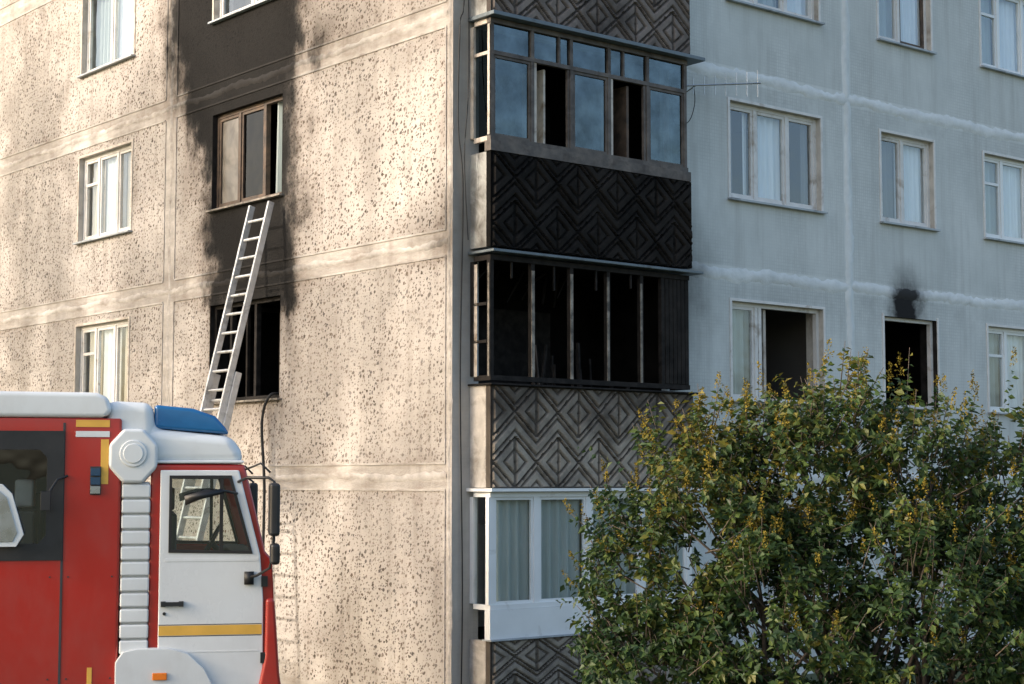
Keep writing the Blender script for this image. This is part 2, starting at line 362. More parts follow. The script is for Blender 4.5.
def curtain(p,F,a0,a1,d,z0,z1,k,amp=.025,pitch=.12):
    n=max(6,int((a1-a0)/.02)); vs=[];fs=[]; ph=U(0,6)
    for i in range(n+1):
        a=a0+(a1-a0)*i/n
        for z,am in ((z0,1.2),((z0+z1)/2,1),(z1,.8)):
            dd=d+amp*am*math.sin(a/pitch*6.283+ph+.7*math.sin(a*9))
            vs.append((a,dd,z) if F=='R' else (dd,a,z))
    for i in range(n):
        for j in range(2): fs.append((i*3+j,(i+1)*3+j,(i+1)*3+j+1,i*3+j+1))
    p.add(vs,fs,k)
def room(p,F,a0,a1,z0,z1,d0,d1,k):
    P=(lambda a,d,z:(a,d,z)) if F=='R' else (lambda a,d,z:(d,a,z))
    v=[P(a,d,z) for d in (d0,d1) for z in (z0,z1) for a in (a0,a1)]
    p.add(v,[(0,1,5,4),(2,3,7,6),(0,2,6,4),(1,3,7,5),(4,5,7,6)],k)
def window(F,a0,a1,z0,z1,sp):
    p=Part('window',B); b=sp.get('burnt',0); fr=sp['fr']; w=.055; d0,d1=.08,.15
    p.fb(F,a0,a0+w,d0,d1,z0,z1,fr); p.fb(F,a1-w,a1,d0,d1,z0,z1,fr)
    p.fb(F,a0+w,a1-w,d0,d1,z0,z0+w,fr); p.fb(F,a0+w,a1-w,d0,d1,z1-w,z1,fr)
    xs=[0]+sp['div']+[1]
    cuts=[a0+(a1-a0)*x for x in xs]
    for c in cuts[1:-1]: p.fb(F,c-.03,c+.03,d0-.005,d1,z0+w,z1-w,fr)
    cd=.21
    for i,pn in enumerate(sp['panes']):
        s0=cuts[i]+(w if i==0 else .03); s1=cuts[i+1]-(w if i==len(xs)-2 else .03)
        if s1-s0<.1: continue
        if pn not in('open','openw'):
            q=.042; sf=fr if pn!='brown' else 'frame_brown'; e0,e1=d0+.012,d1-.012
            p.fb(F,s0,s0+q,e0,e1,z0+w,z1-w,sf); p.fb(F,s1-q,s1,e0,e1,z0+w,z1-w,sf)
            p.fb(F,s0+q,s1-q,e0,e1,z0+w,z0+w+q,sf); p.fb(F,s0+q,s1-q,e0,e1,z1-w-q,z1-w,sf)
            if i in sp.get('trans',[]): p.fb(F,s0+q,s1-q,e0,e1,z1-.48,z1-.435,sf)
            g={'sootg':'glass_soot','dust':'dusty_pane','dim':'glass'}.get(pn,'glass')
            p.fb(F,s0+q,s1-q,.115,.120,z0+w+q,z1-w-q,g)
        zt,zb=z1-.01,z0-.3; gap=(s1-s0)*U(0,.3)
        if pn in('white','brown'): curtain(p,F,s0-.03,s1+.03,cd,zb,zt,'curtain',.03,U(.1,.16))
        elif pn=='cream': curtain(p,F,s0-.03,s1+.03-gap*(R()<.5),cd,zb,zt,'curtain_cream')
        elif pn=='grey': curtain(p,F,s0-.03,s1+.03,cd+.03,zb,zt,'curtain_green',.035,.15)
        elif pn=='dim': curtain(p,F,s0-.02,s1+.02,cd+.04,zb,zt,'curtain_dark')
        elif pn=='halfd': curtain(p,F,s0,s0+(s1-s0)*.35,cd,zb,zt,'curtain_dark'); curtain(p,F,s0+(s1-s0)*.8,s1,cd,zb,zt,'curtain')
        elif pn=='darkc': curtain(p,F,s0+(s1-s0)*.75,s1,cd,zb,zt,'curtain_dark')
        elif pn=='openw': curtain(p,F,s0+.02,s0+(s1-s0)*.8,.19,zb+.35,zt,'curtain_green',.05,.2)
    if b==2 and F=='L':
        s=a0+(a1-a0)*.62
        for (u0,u1) in ((.2,.25),(.75,.8)): p.fb(F,s,s+.04,u0,u1,z0+.05,z1-.05,'frame_burnt')
        p.fb(F,s,s+.04,.25,.75,z0+.05,z0+.11,'frame_burnt'); p.fb(F,s,s+.04,.25,.75,z1-.11,z1-.05,'frame_burnt')
    p.fb(F,a0-.06,a1+.06,-.075,.08,z0-.03,z0-.004,'metal_light' if not b else 'frame_ash')
    cs='frame_cream' if F=='L' else 'frame_white'
    if F=='L' and b==0 or F=='R':
        p.fb(F,a0-.045,a0-.002,-.012,.02,z0-.001,z1+.04,cs); p.fb(F,a1+.002,a1+.045,-.012,.02,z0-.001,z1+.04,cs)
        if b<2: p.fb(F,a0-.002,a1+.002,-.012,.02,z1+.002,z1+.04,cs)
    room(p,F,a0-.35,a1+.35,z0-.9,z1+.15,.325,3.0,'room_burnt' if b and not(F=='R' and b==1) else 'room')
    if b==1 and F=='R':
        p.fb(F,a0+1.0,a0+1.7,2.2,2.6,z0-.9,z1-.25,'frame_brown'); p.fb(F,a0+.82,a0+.87,.16,.62,z0+.05,z1-.06,'frame_cream')
    if not b and F=='R':
        p.fb(F,a0-.2,a0+.5,2.2,2.7,z0-.9,z1-.3,'frame_brown')
    p.build()
for w in wins: window(*w)

def bead(name,F,a0,a1,z0,z1,width,thick,key):
    vert=abs(z1-z0)>abs(a1-a0); L=abs(z1-z0) if vert else abs(a1-a0); n=int(L/.07)
    vs=[];fs=[]; rw=5
    k1,k2=U(.3,.9),U(1.1,2.3)
    wj=[1+ .22*math.sin(i*.07*k1*5)*math.sin(i*.07*k2*3)+U(-.22,.22) for i in range(n+1)]; oj=[.015*math.sin(i*.07*k2*2+2)+U(-.012,.012) for i in range(n+1)]
    for i in range(n+1):
        t=i/n
        for j in range(rw):
            q=(j/(rw-1)-.5)*width*wj[i]+oj[i]; h=[ -.004,.7,1,.75,-.004][j]; d=-(thick*h*(1+U(-.35,.5)) if h>0 else h)
            a,z=(a0+q,z0+(z1-z0)*t) if vert else (a0+(a1-a0)*t,z0+q)
            vs.append((a,d,z) if F=='R' else (d,a,z))
    for i in range(n):
        for j in range(rw-1): fs.append((i*rw+j,(i+1)*rw+j,(i+1)*rw+j+1,i*rw+j+1))
    p=Part(name,B); p.add(vs,fs,key); p.build(smooth=True)
for z in SEAMS[1:]:
    bead('panel_seam','L',.1,LEN_L,z,z,.10,.010,'beadL'); bead('panel_seam','R',3.9,LEN_R,z-.01,z-.01,.19,.020,'beadR')
    for dz in (-.16,.16):
        p=Part('panel_rib',B)
        for (a,b) in ((.12,6.82),(7.18,13.82),(14.18,LEN_L)): p.box(-.012,.01,a,b,z+dz-.012,z+dz+.012,'beadL')
        p.build()
for k in range(5):
    p=Part('panel_rib',B)
    for y in (.13,6.83,7.17,13.83,14.17): p.box(-.0125,.01,y-.011,y+.011,SEAMS[k]+.172,SEAMS[k+1]-.172,'beadL')
    p.build()
bead('panel_seam','L',7.0,7.0,0,TOP,.10,.010,'beadL'); bead('panel_seam','L',14,14,0,TOP,.10,.010,'beadL')
bead('panel_seam','R',7.41,7.41,0,TOP,.17,.020,'beadR'); bead('panel_seam','R',14.4,14.4,0,TOP,.16,.018,'beadR')
bead('corner_seam','L',.05,.05,0,TOP,.07,.010,'beadL')

# ---- balcony stack
X0,X1,YF=.27,3.64,-.38
def relief(p,x0,x1,z0,z1,y,key):
    nx=int((x1-x0)/.016); nz=int((z1-z0)/.016); vs=[];fs=[]
    ah=(z1-z0)/2; aw=(x1-x0)/5
    for i in range(nx+1):
        for j in range(nz+1):
            x=x0+(x1-x0)*i/nx; z=z0+(z1-z0)*j/nz
            u=(x-x0)/aw; v=(z-z0)/ah
            row=int(min(v,1.999)); u2=u+(.5 if row else 0)
            fu=abs((u2%1)-.5)*2; fv=abs((v%1)-.5)*2
            d=fu+fv
            q=(d*2.0)%1 if d<1 else ((2-d)*2.0+.5)%1
            h=.04*min(1,2.2*(1-abs(q*2-1)))
            if abs(d-1)<.06: h=0
            if fu<.06 and d<1: h*=.3
            h*=.85+.3*mnoise.noise(Vector((x*4,z*4,1.3)))
            if i in(0,nx) or j in(0,nz): h=.01
            vs.append((x,y-h,z))
    for i in range(nx):
        for j in range(nz): a=i*(nz+1)+j; fs.append((a,a+nz+1,a+nz+2,a+1))
    p.add(vs,fs,key)
def parapet(k,key,side,z0,z1):
    p=Part('balcony_parapet',B)
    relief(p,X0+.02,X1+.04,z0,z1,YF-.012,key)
    p.box(X0,X1+.04,YF-.011,YF+.07,z0+.002,z1-.002,key)
    p.box(X0,X0+.08,YF+.071,-.002,z0,z1,side); p.box(X1-.08,X1,YF+.071,-.002,z0,z1,side)
    if side=='side_white':
        n=int((z1-z0)/.085)
        for i in range(1,n): p.box(X0-.004,X0,YF+.075,-.01,z0+i*.085,z0+i*.085+.068,side)
    p.box(X0+.08,X1-.08,YF+.071,.319,z0+.06,z0+.17,'slab')
    p.build()
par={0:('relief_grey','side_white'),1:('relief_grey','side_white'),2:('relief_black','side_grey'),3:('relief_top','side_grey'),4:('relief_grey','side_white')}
for k in range(5):
    b=SEAMS[k]; z0,z1=(b-.07,b+1.08)
    if k==0: z0,z1=.05,.84
    if k==1: z0,z1=2.63,3.84
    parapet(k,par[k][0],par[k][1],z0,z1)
def glaze(k,zb,zt,posts,fr,panes,trans=None,upper=None,pw=.05,side=True,sfr=None,name='balcony_glazing'):
    p=Part(name,B); y0,y1=YF,YF+.06
    p.box(X0,X1,y0-.01,y1,zb,zb+.06,fr); p.box(X0,X1,y0-.01,y1,zt-.06,zt,fr)
    for i,a in enumerate(posts):
        j=U(-.008,.008) if fr!='frame_upvc' else 0
        p.box(a-pw/2+j,a+pw/2+j,y0,y1,zb+.06,zt-.06,fr)
    if trans:
        p.box(X0+.03,X1-.03,y0-.004,y1-.006,trans-.025,trans+.025,fr)
    for i,pn in enumerate(panes):
        s0,s1=posts[i]+pw/2,posts[i+1]-pw/2; top=(trans-.025) if trans else zt-.06
        if pn[0]=='g' or pn[0]=='w':
            q=.035; g={'gd':'glass_dirty','gs':'glass_soot','wc':'glass','gw':'glass'}[pn]
            p.box(s0,s0+q,y0+.012,y1-.01,zb+.06,top,fr); p.box(s1-q,s1,y0+.012,y1-.01,zb+.06,top,fr)
            p.box(s0+q,s1-q,y0+.012,y1-.01,zb+.06,zb+.06+q,fr); p.box(s0+q,s1-q,y0+.012,y1-.01,top-q,top,fr)
            p.box(s0+q,s1-q,y0+.03,y0+.035,zb+.06+q,top-q,g)
        elif pn=='ow':
            q=.04; 
            p.box(s0,s0+q,y0+.012,y1-.01,zb+.06,top,'frame_cream'); p.box(s1-q,s1,y0+.012,y1-.01,zb+.06,top,fr)
    if trans and upper:
        for u0,u1,g in upper:
            p.box(u0+.025,u1-.025,y0+.028,y0+.033,trans+.03,zt-.062,g)
            p.box(u1-.03,u1+.0,y0+.004,y1-.01,trans+.026,zt-.061,fr)
    sf=sfr or fr
    for X in (X0,X1-.06):
        p.box(X,X+.06,-.065,-.003,zb+.061,zt-.061,sf)
        p.box(X+.004,X+.056,YF+.061,-.066,zb,zb+.06,sf); p.box(X+.004,X+.056,YF+.061,-.066,zt-.06,zt,sf)
        if trans: p.box(X+.006,X+.054,YF+.061,-.066,trans-.02,trans+.02,sf)
        if side: p.box(X+.028,X+.033,YF+.061,-.066,zb+.06,zt-.06,side)
    return p
P5=[X0+.03,.95,1.59,2.235,2.91,X1-.03]
p=glaze(2,6.78,8.28,P5,'frame_grey',['gd','ow','gd','ow','gd'],trans=7.86,upper=[(X0,1.4,'glass_dirty'),(1.4,2.5,'glass_dirty'),(2.5,X1,'glass_dirty')],side='glass_dirty',sfr='frame_cream')
p.box(X0-.02,X1+.02,YF-.04,YF+.08,6.652,6.778,'frame_grey')
p.box(X0-.006,X0-.001,-.06,-.005,6.85,8.2,'frame_cream'); p.box(X0-.006,X0-.001,YF+.005,YF+.045,6.85,8.2,'frame_cream')
curtain(p,'R',1.0,1.2,-.1,6.85,7.75,'curtain_dark'); curtain(p,'R',1.18,1.5,.1,6.8,7.8,'curtain_dark')
curtain(p,'R',2.3,2.5,-.12,6.95,7.8,'curtain_dark')
p.box(2.6,2.64,-.3,.15,6.85,7.8,'frame_brown'); p.box(1.2,1.23,-.28,.1,6.85,7.8,'frame_cream'); p.build()
PB=[X0+.03,.95,1.58,2.2,2.78,3.16]
p=glaze(1,3.90,5.40,PB,'frame_burnt',['o','o','o','o','o'],pw=.055,side=None,sfr='frame_burnt')
p.box(3.19,X1-.002,YF+.008,YF+.055,3.962,5.338,'reveal_soot')
for q in range(6): p.box(3.2+q*.073,3.262+q*.073,YF-.004,YF+.007,3.97,5.33,'reveal_soot')
for a in PB[1:-1]: p.box(a-.034,a-.006+U(0,.02),YF-.012,YF-.001,3.96,5.34-U(0,.12),'frame_ash')
for a,l in ((.62,.2),(1.3,.3),(2.0,.25),(2.6,.18)): p.box(a-.012,a+.012,YF+.01,YF+.03,5.34-l,5.34,'frame_burnt')
p.box(X0-.004,X0,-.14,-.08,3.95,5.3,'frame_cream'); p.box(X0-.004,X0,YF+.01,YF+.04,3.95,5.3,'frame_ash')
for z in (4.35,4.8): p.box(X0-.004,X0+.03,YF+.061,-.066,z,z+.035,'frame_burnt')
for i in range(30):
    a=U(.6,3.0); y=U(0,.9); h=U(.1,1.3)
    p.tube([(a,y,2.95),(a+U(-.3,.3),y+U(-.2,.2),3.2+h)],U(.01,.03),'frame_burnt' if i%4 else 'frame_brown',5)
for i in range(9):
    a=U(.5,2.9); y=U(-.1,.8); p.tube([(a,y,5.4),(a+U(-.5,.5),y+U(-.2,.2),5.4-U(.1,.55))],U(.008,.02),'frame_burnt',5)
p.build()
PF=[X0+.03,1.0,1.85,2.75,X1-.03]
p=glaze(0,1.20,2.58,PF,'frame_upvc',['wc','wc','wc','wc'],pw=.09,side='glass')
p.box(X0-.01,X1+.01,YF-.02,YF+.08,.86,1.198,'frame_upvc'); p.box(X0-.03,X1+.04,YF-.07,YF+.1,.842,.858,'metal_light')
curtain(p,'R',X0+.1,1.8,-.26,1.0,2.55,'curtain_green',.03,.16); curtain(p,'R',1.9,X1-.1,-.26,1.0,2.55,'curtain_green',.03,.16)
p.box(X0-.05,X1+.1,YF-.1,.0,2.585,2.622,'frame_upvc'); p.build()
p=glaze(3,9.59,11.05,P5,'frame_white',['gd','gd','gw','gd','gd'],trans=10.6,upper=[(X0,1.4,'glass_dirty'),(1.4,2.5,'glass'),(2.5,X1,'glass')],side='glass'); p.build()
p=glaze(4,12.4,13.9,PF,'frame_white',['gd','gw','gd','gw'],pw=.08,side='glass'); p.build()
p=Part('balcony_roof_flashing',B)
p.box(X0-.05,X1+.22,YF-.13,-.004,8.285,8.335,'metal_drip')
p.box(X0-.04,X1+.16,YF-.12,-.004,5.425,5.46,'metal_drip'); p.box(X0-.06,X1+.2,YF-.14,YF+.3,13.95,14.05,'slab')
p.box(X0-.04,X1+.12,YF-.08,-.004,3.842,3.865,'frame_burnt')
p.build(bevel=.006)
for k in range(5):
    p=Part('loggia_interior',B); room(p,'R',.38,3.52,SEAMS[k]+.08,SEAMS[k]+2.68,.321,1.35,'room_burnt' if k in(1,2) else 'room')
    p.box(1.2,2.6,1.2,1.34,SEAMS[k]+.9,SEAMS[k]+2.2,'frame_burnt' if k in(1,2) else 'frame_white'); p.build()
def wire(name,pts,r=.006,key='wire',parent=B):
    p=Part(name,parent); P=[Vector(q) for q in pts]; out=[]
    for i in range(len(P)-1):
        a=P[max(i-1,0)];b=P[i];c=P[i+1];d=P[min(i+2,len(P)-1)]
        for s in range(7):
            t=s/7; out.append(.5*((2*b)+(c-a)*t+(2*a-5*b+4*c-d)*t*t+(3*b-a-3*c+d)*t**3))
    out.append(P[-1]); p.tube(out,r,key,6); return p.build(smooth=True)
wire('downlead_cable',[(.12,-.03,14),(.15,-.04,9),(.06,-.06,8.2),(.02,-.08,7.0),(.12,-.05,6.2),(.1,-.03,4),(.14,-.03,1.5),(.12,-.03,0)],.008)
wire('downlead_cable',[(.2,-.03,9.5),(.19,-.07,7.6),(.1,-.1,6.6),(.2,-.05,5.6)],.007)
wire('hanging_hose',[(.1,3.95,3.9),(-.12,3.9,3.86),(-.16,4.02,3.5),(-.14,3.97,2.6),(-.15,4.0,1.4),(-.2,4.1,.3)],.02)
p=Part('tv_antenna',B)
p.tube([(3.7,-.1,8.0),(4.9,-.55,8.14)],.012,'chrome',6)
for i in range(8):
    c=Vector((3.8,-.137,8.01)).lerp(Vector((4.86,-.535,8.13)),i/7); l=.10+.012*i; p.tube([c+Vector((0,.0,-l)),c+Vector((0,0,l))],.005,'chrome',5)
p.tube([(3.9,-.02,7.92),(4.0,-.21,8.04)],.01,'chrome',5)
p.build()
wire('antenna_cable',[(3.95,-.2,8.03),(4.02,-.15,7.8),(3.95,-.1,7.55),(3.75,-.05,7.5),(3.68,-.03,7.7)],.006)

# ================================================================ LADDER
Ld=empty('extension_ladder',(-.713,20.2,0),ANG)
p=Part('ladder_sections',Ld)
def lad(p,f0,f1,off,w):
    A=Vector((-1.66,4.16,0)); T=Vector((-.07,4.10,6.50)); D=(T-A); n=D.normalized(); out=Vector((-n.z,0,n.x))
    for sgn in (-1,1):
        a=A+D*f0+out*off+Vector((0,sgn*w/2,0)); b=A+D*f1+out*off+Vector((0,sgn*w/2,0))
        h=out*.045; q=Vector((0,.02,0)); vs=[]
        for c in (a,b): vs+=[c-h-q,c+h-q,c+h+q,c-h+q]
        p.add(vs,[(0,1,2,3),(4,7,6,5),(0,4,5,1),(1,5,6,2),(2,6,7,3),(3,7,4,0)],'alu')
    L=(D*(f1-f0)).length; m=int(L/.27)
    for i in range(m):
        c=A+D*f0+n*(.13+i*.27)+out*off; p.tube([c-Vector((0,w/2,0)),c+Vector((0,w/2,0))],.021,'alu',8)
lad(p,0,.64,.0,.56); lad(p,.38,1.0,.094,.50); p.build(bevel=.004)

# ================================================================ FIRE TRUCK
TA=math.radians(12)
T=empty('fire_truck',(-2.34,16.02,0),TA)
win_hole=[(-.865,2.105),(-.17,2.09),(-.355,2.745),(-.865,2.745)]
def grow(poly,g):
    c=Vector((sum(p[0] for p in poly)/len(poly),sum(p[1] for p in poly)/len(poly)))
    return [tuple(c+(Vector(p)-c)*(1+g/ (Vector(p)-c).length)) for p in poly]
p=Part('cab_shell',T)
prof=[(-1.03,.9),(.0,.9),(.03,1.69),(.01,2.03),(-.05,2.10),(-.235,2.85),(-1.03,2.85)]
for y0,y1 in ((-1.22,-1.17),(1.17,1.22)): p.plate(prof,[grow(win_hole,.02)],y0,y1,'red')
p.box(-1.03,-.99,-1.168,1.168,.9,2.85,'red')
p.prism([(-.05,.9),(0,.9),(.03,1.69),(.01,2.03),(-.05,2.10),(-.09,2.08)],-1.168,1.168,'red')
p.box(-.98,-.06,-1.165,1.165,1.15,1.2,'dark'); p.build(bevel=.02)
p=Part('windscreen',T); p.add([(-.05,-1.13,2.105),(-.05,1.13,2.105),(-.232,1.13,2.845),(-.232,-1.13,2.845)],[(0,1,2,3)],'glass_truck'); p.build()
p=Part('cab_door',T)
door=[(-.95,.96),(-.06,.96),(-.065,1.69),(-.095,2.07),(-.285,2.80),(-.95,2.80)]
for y0,y1 in ((-1.252,-1.223),(1.223,1.252)):
    p.plate(door,[win_hole],y0,y1,'white')
p.build(bevel=.01)
p=Part('door_trim',T)
for s in (-1,1):
    ys=sorted((s*1.262,s*1.2))
    p.plate(grow(win_hole,.012),[grow(win_hole,-.022)],ys[0],ys[1],'rubber')
    p.box(-.445,-.415,*sorted((s*1.258,s*1.20)),2.10,2.74,'rubber')
    y=s*1.225; g=grow(win_hole,-.015); p.add([(q[0],y,q[1]) for q in g],[(0,1,2,3)],'glass_truck')
    ya=s*1.2525; p.box(-.945,-.075,*sorted((ya,ya+s*.002)),1.395,1.49-.012,'yellow')
    p.box(-.945,-.075,*sorted((s*1.2523,s*1.2535)),1.385,1.392,'dark'); p.box(-.945,-.075,*sorted((s*1.2523,s*1.2535)),1.481,1.488,'dark')
    p.box(-.93,-.74,*sorted((s*1.275,s*1.295)),1.645,1.68,'black'); p.box(-.93,-.89,*sorted((s*1.253,s*1.275)),1.64,1.685,'black'); p.box(-.78,-.74,*sorted((s*1.253,s*1.275)),1.64,1.685,'black')
    p.cyl((-.9,s*1.256,1.58),(0,1,0),.014,.012,'black',12)
    p.box(-.9,-.11,*sorted((s*1.2522,s*1.256)),2.02,2.045,'white'); p.box(-.9,-.11,*sorted((s*1.2522,s*1.255)),1.25,1.262,'white')
    for z in (1.8,1.15): p.box(-.085,-.03,*sorted((s*1.25,s*1.272)),z,z+.09,'black')
p.build(bevel=.005)
p=Part('cab_interior',T)
for y in (-.65,.6):
    p.box(-.85,-.35,y-.25,y+.25,1.55,1.75,'dark'); p.box(-.93,-.8,y-.24,y+.24,1.7,2.42,'dark'); p.box(-.92,-.82,y-.13,y+.13,2.45,2.65,'dark')
p.box(-.32,-.10,-1.15,1.15,1.7,2.08,'dark'); p.box(-.98,-.3,-1.16,1.16,2.78,2.84,'seat'); p.build(bevel=.02)
p=Part('steering_wheel',T)
c=Vector((-.45,.6,2.12)); pts=[c+Vector((math.cos(a)*.1,math.sin(a)*.22,math.cos(a)*.19)) for a in [i*math.pi/10 for i in range(21)]]
p.tube(pts,.014,'black',6); p.tube([c,(-.25,.6,1.9)],.03,'black',8); p.tube([pts[5],pts[15]],.012,'black',6); p.build(smooth=True)
p=Part('roof_fairing',T)
p.prism([(-1.42,2.853),(-.235,2.853),(-.27,2.98),(-.35,3.095),(-1.0,3.155),(-1.02,3.38),(-1.42,3.395)],-1.21,1.21,'plastic_white'); p.build(bevel=.09,seg=5)
p=Part('fairing_lip',T); p.box(-1.03,-.245,-1.235,1.235,2.858,2.885,'plastic_white'); p.build(bevel=.01)
p=Part('blue_light_bar',T); p.prism([(-1.01,3.16),(-.365,3.11),(-.40,3.17),(-.49,3.27),(-.68,3.335),(-1.01,3.365)],-1.16,1.16,'blue'); p.build(bevel=.04,seg=4)
p=Part('air_intake_housing',T)
oc=[(-1.18+.22*math.cos(math.pi/8+i*math.pi/4),2.92+.25*math.sin(math.pi/8+i*math.pi/4)) for i in range(8)]
for s in (-1,1): p.prism(oc,*sorted((s*1.2,s*1.28)),'plastic_white')
p.build(bevel=.03,seg=3)
p=Part('air_intake_cap',T)
for s in (-1,1):
    p.cyl((-1.18,s*1.285,2.94),(0,1,0),.115,.02,'plastic_white',28); p.cyl((-1.18,s*1.295,2.94),(0,1,0),.085,.02,'plastic_white',28)
p.build(bevel=.008)
p=Part('ribbed_intake_duct',T)
for s in (-1,1):
    p.box(-1.26,-1.035,*sorted((s*1.0,s*1.2)),.95,2.7,'plastic_white')
    for i in range(13): z=.98+i*.132; p.box(-1.27,-1.03,*sorted((s*1.19,s*1.245)),z,z+.115,'plastic_white')
p.build(bevel=.016,seg=3)
p=Part('body_shell',T)
bh=[(-2.95,2.09),(-1.80,2.09),(-1.80,3.06),(-2.95,3.06)]
for y0,y1 in ((-1.24,-1.19),(1.19,1.24)): p.plate([(-7.4,.95),(-1.28,.95),(-1.28,3.24),(-7.4,3.24)],[bh],y0,y1,'red')
p.box(-1.33,-1.285,-1.188,1.188,.95,3.238,'red'); p.box(-7.4,-7.35,-1.188,1.188,.95,3.238,'red'); p.box(-3.3,-3.25,-1.188,1.188,.96,3.238,'dark')
p.box(-7.3,-1.35,-1.188,1.188,.95,1.0,'dark'); p.build(bevel=.02)
p=Part('body_roof',T); p.prism([(-7.45,3.243),(-1.42,3.243),(-1.36,3.30),(-1.40,3.42),(-1.5,3.46),(-7.45,3.49)],-1.26,1.26,'plastic_white'); p.build(bevel=.07,seg=4)
p=Part('body_trim',T)
for s in (-1,1):
    p.plate([(-3.05,2.04),(-1.75,2.04),(-1.75,3.13),(-3.05,3.13)],[[(-2.88,2.18),(-1.95,2.18),(-1.89,2.25),(-1.89,2.90),(-1.95,2.97),(-2.88,2.97)]],*sorted((s*1.241,s*1.252)),'black')
    p.box(-2.9,-1.83,*sorted((s*1.232,s*1.238)),2.12,3.03,'glass_truck')
    p.box(-1.765,-1.745,*sorted((s*1.2415,s*1.2445)),.97,3.2,'dark')
    p.box(-1.66,-1.38,*sorted((s*1.2415,s*1.2435)),3.165,3.225,'yellow'); p.box(-1.45,-1.385,*sorted((s*1.2415,s*1.2435)),2.68,3.06,'yellow')
    p.box(-1.66,-1.38,*sorted((s*1.2415,s*1.246)),3.08,3.13,'plastic_white')
    p.box(-1.53,-1.49,*sorted((s*1.2415,s*1.2435)),.96,1.14,'yellow')
    p.box(-1.535,-1.445,*sorted((s*1.241,s*1.252)),2.59,2.83,'dark')
    for i in range(3): p.box(-1.53,-1.45,*sorted((s*1.252,s*1.272)),2.60+i*.076,2.662+i*.076,'blue2' if i else 'chrome')
    for (a,b) in ((-5.2,-3.35),(-7.25,-5.35)):
        for i in range(24): z=1.1+i*.082; p.box(a,b,*sorted((s*1.241,s*1.256)),z,z+.072,'shutter')
    for x in (-2.9,-2.3,-1.85,-1.7,-1.34):
        for z in (1.05,1.9): p.cyl((x,s*1.242,z),(0,1,0),.008,.006,'dark',8)
p.build(bevel=.004)
p=Part('crew_cabin_interior',T)
for x in (-2.75,-2.1):
    p.box(x-.1,x+.1,-.95,-.45,1.5,2.45,'dark'); p.box(x-.08,x+.08,-.85,-.55,2.48,2.72,'seat'); p.box(x-.1,x+.1,.2,.8,1.5,2.6,'dark')
p.box(-2.9,-1.4,.9,.95,1.4,3.2,'dark')
p.build(bevel=.04)
p=Part('crew_mirror',T); p.tube([(-1.72,-1.25,2.75),(-1.8,-1.3,2.72),(-1.86,-1.34,2.62)],.012,'black',6); p.box(-1.93,-1.85,-1.37,-1.33,2.46,2.62,'black')
p.prism([(-2.34,2.16),(-2.12,2.16),(-2.06,2.26),(-2.16,2.60),(-2.24,2.68),(-2.46,2.70)],-1.36,-1.31,'plastic_white'); p.prism([(-2.34,2.20),(-2.15,2.20),(-2.11,2.28),(-2.2,2.57),(-2.27,2.63),(-2.44,2.66)],-1.368,-1.362,'chrome')
p.tube([(-2.2,-1.25,2.2),(-2.2,-1.34,2.25)],.012,'black',6); p.build(bevel=.012)
p=Part('wing_mirror_head',T)
for s in (-1,1):
    p.box(-.045,.045,*sorted((s*1.42,s*1.62)),2.24,2.69,'black'); p.box(-.03,.05,*sorted((s*1.43,s*1.6)),2.0,2.18,'black')
p.build(bevel=.03,seg=4)
p=Part('wing_mirror_arms',T)
for s in (-1,1):
    p.tube([(-.29,s*1.25,2.70),(-.22,s*1.36,2.735),(-.05,s*1.5,2.735),(.0,s*1.52,2.70),(0.0,s*1.52,2.2),(-.03,s*1.5,1.97),(-.13,s*1.36,1.90),(-.19,s*1.25,1.88)],.013,'black',8)
    p.box(-.23,-.15,*sorted((s*1.25,s*1.29)),1.82,1.93,'black')
    p.tube([(-.30,s*1.25,2.60),(-.40,s*1.4,2.62),(-.58,s*1.44,2.62),(-.72,s*1.42,2.56)],.012,'black',8)
    p.prism([(-.74,2.5),(-.62,2.55),(-.42,2.60),(-.44,2.64),(-.62,2.62),(-.75,2.58)],*sorted((s*1.40,s*1.46)),'black')
    p.tube([(-.24,s*1.20,2.80),(-.1,s*1.26,2.86),(-.02,s*1.3,2.78)],.01,'black',6)
p.build(smooth=True)
p=Part('front_fender',T)
fo=[(-1.30,.55),(-1.30,1.18),(-1.24,1.27),(-1.12,1.295),(-.86,1.295),(-.70,1.25),(-.56,1.12),(-.47,.95),(-.44,.80)]
fi=[(-.88+.45*math.cos(math.radians(30+i*13)),.50+.47*math.sin(math.radians(30+i*13))) for i in range(11)]
for s in (-1,1):
    p.plate(fo+fi,[],*sorted((s*.95,s*1.30)),'plastic_white')
p.build(bevel=.035,seg=4)
p=Part('side_marker_lamp',T); 
for s in (-1,1): p.box(-.99,-.87,*sorted((s*1.302,s*1.322)),1.03,1.09,'orange')
p.build(bevel=.006)
p=Part('front_bumper',T)
p.prism([(-.14,.45),(.1,.45),(.13,.75),(.08,1.05),(.05,1.45),(.03,1.70),(-.045,1.70),(-.05,1.2),(-.10,.95)],-1.285,1.285,'red')
p.build(bevel=.03,seg=3)
p=Part('front_lamps',T)
for s in (-1,1): p.cyl((.12,s*.9,.75),(1,0,0),.1,.05,'chrome',20)
p.box(.035,.05,-.8,.8,1.25,1.6,'black'); p.build(bevel=.01)
p=Part('chassis',T); p.box(-7.2,-.1,-.45,.45,.62,.92,'dark'); 
for x in (-.88,-4.7,-6.05): p.box(x-.08,x+.08,-.9,.9,.5,.66,'dark')
p.box(-3.6,-2.2,-1.2,-.5,.6,.93,'dark'); p.box(-3.6,-2.2,.5,1.2,.6,.93,'dark'); p.build(bevel=.01)
p=Part('wheels',T)
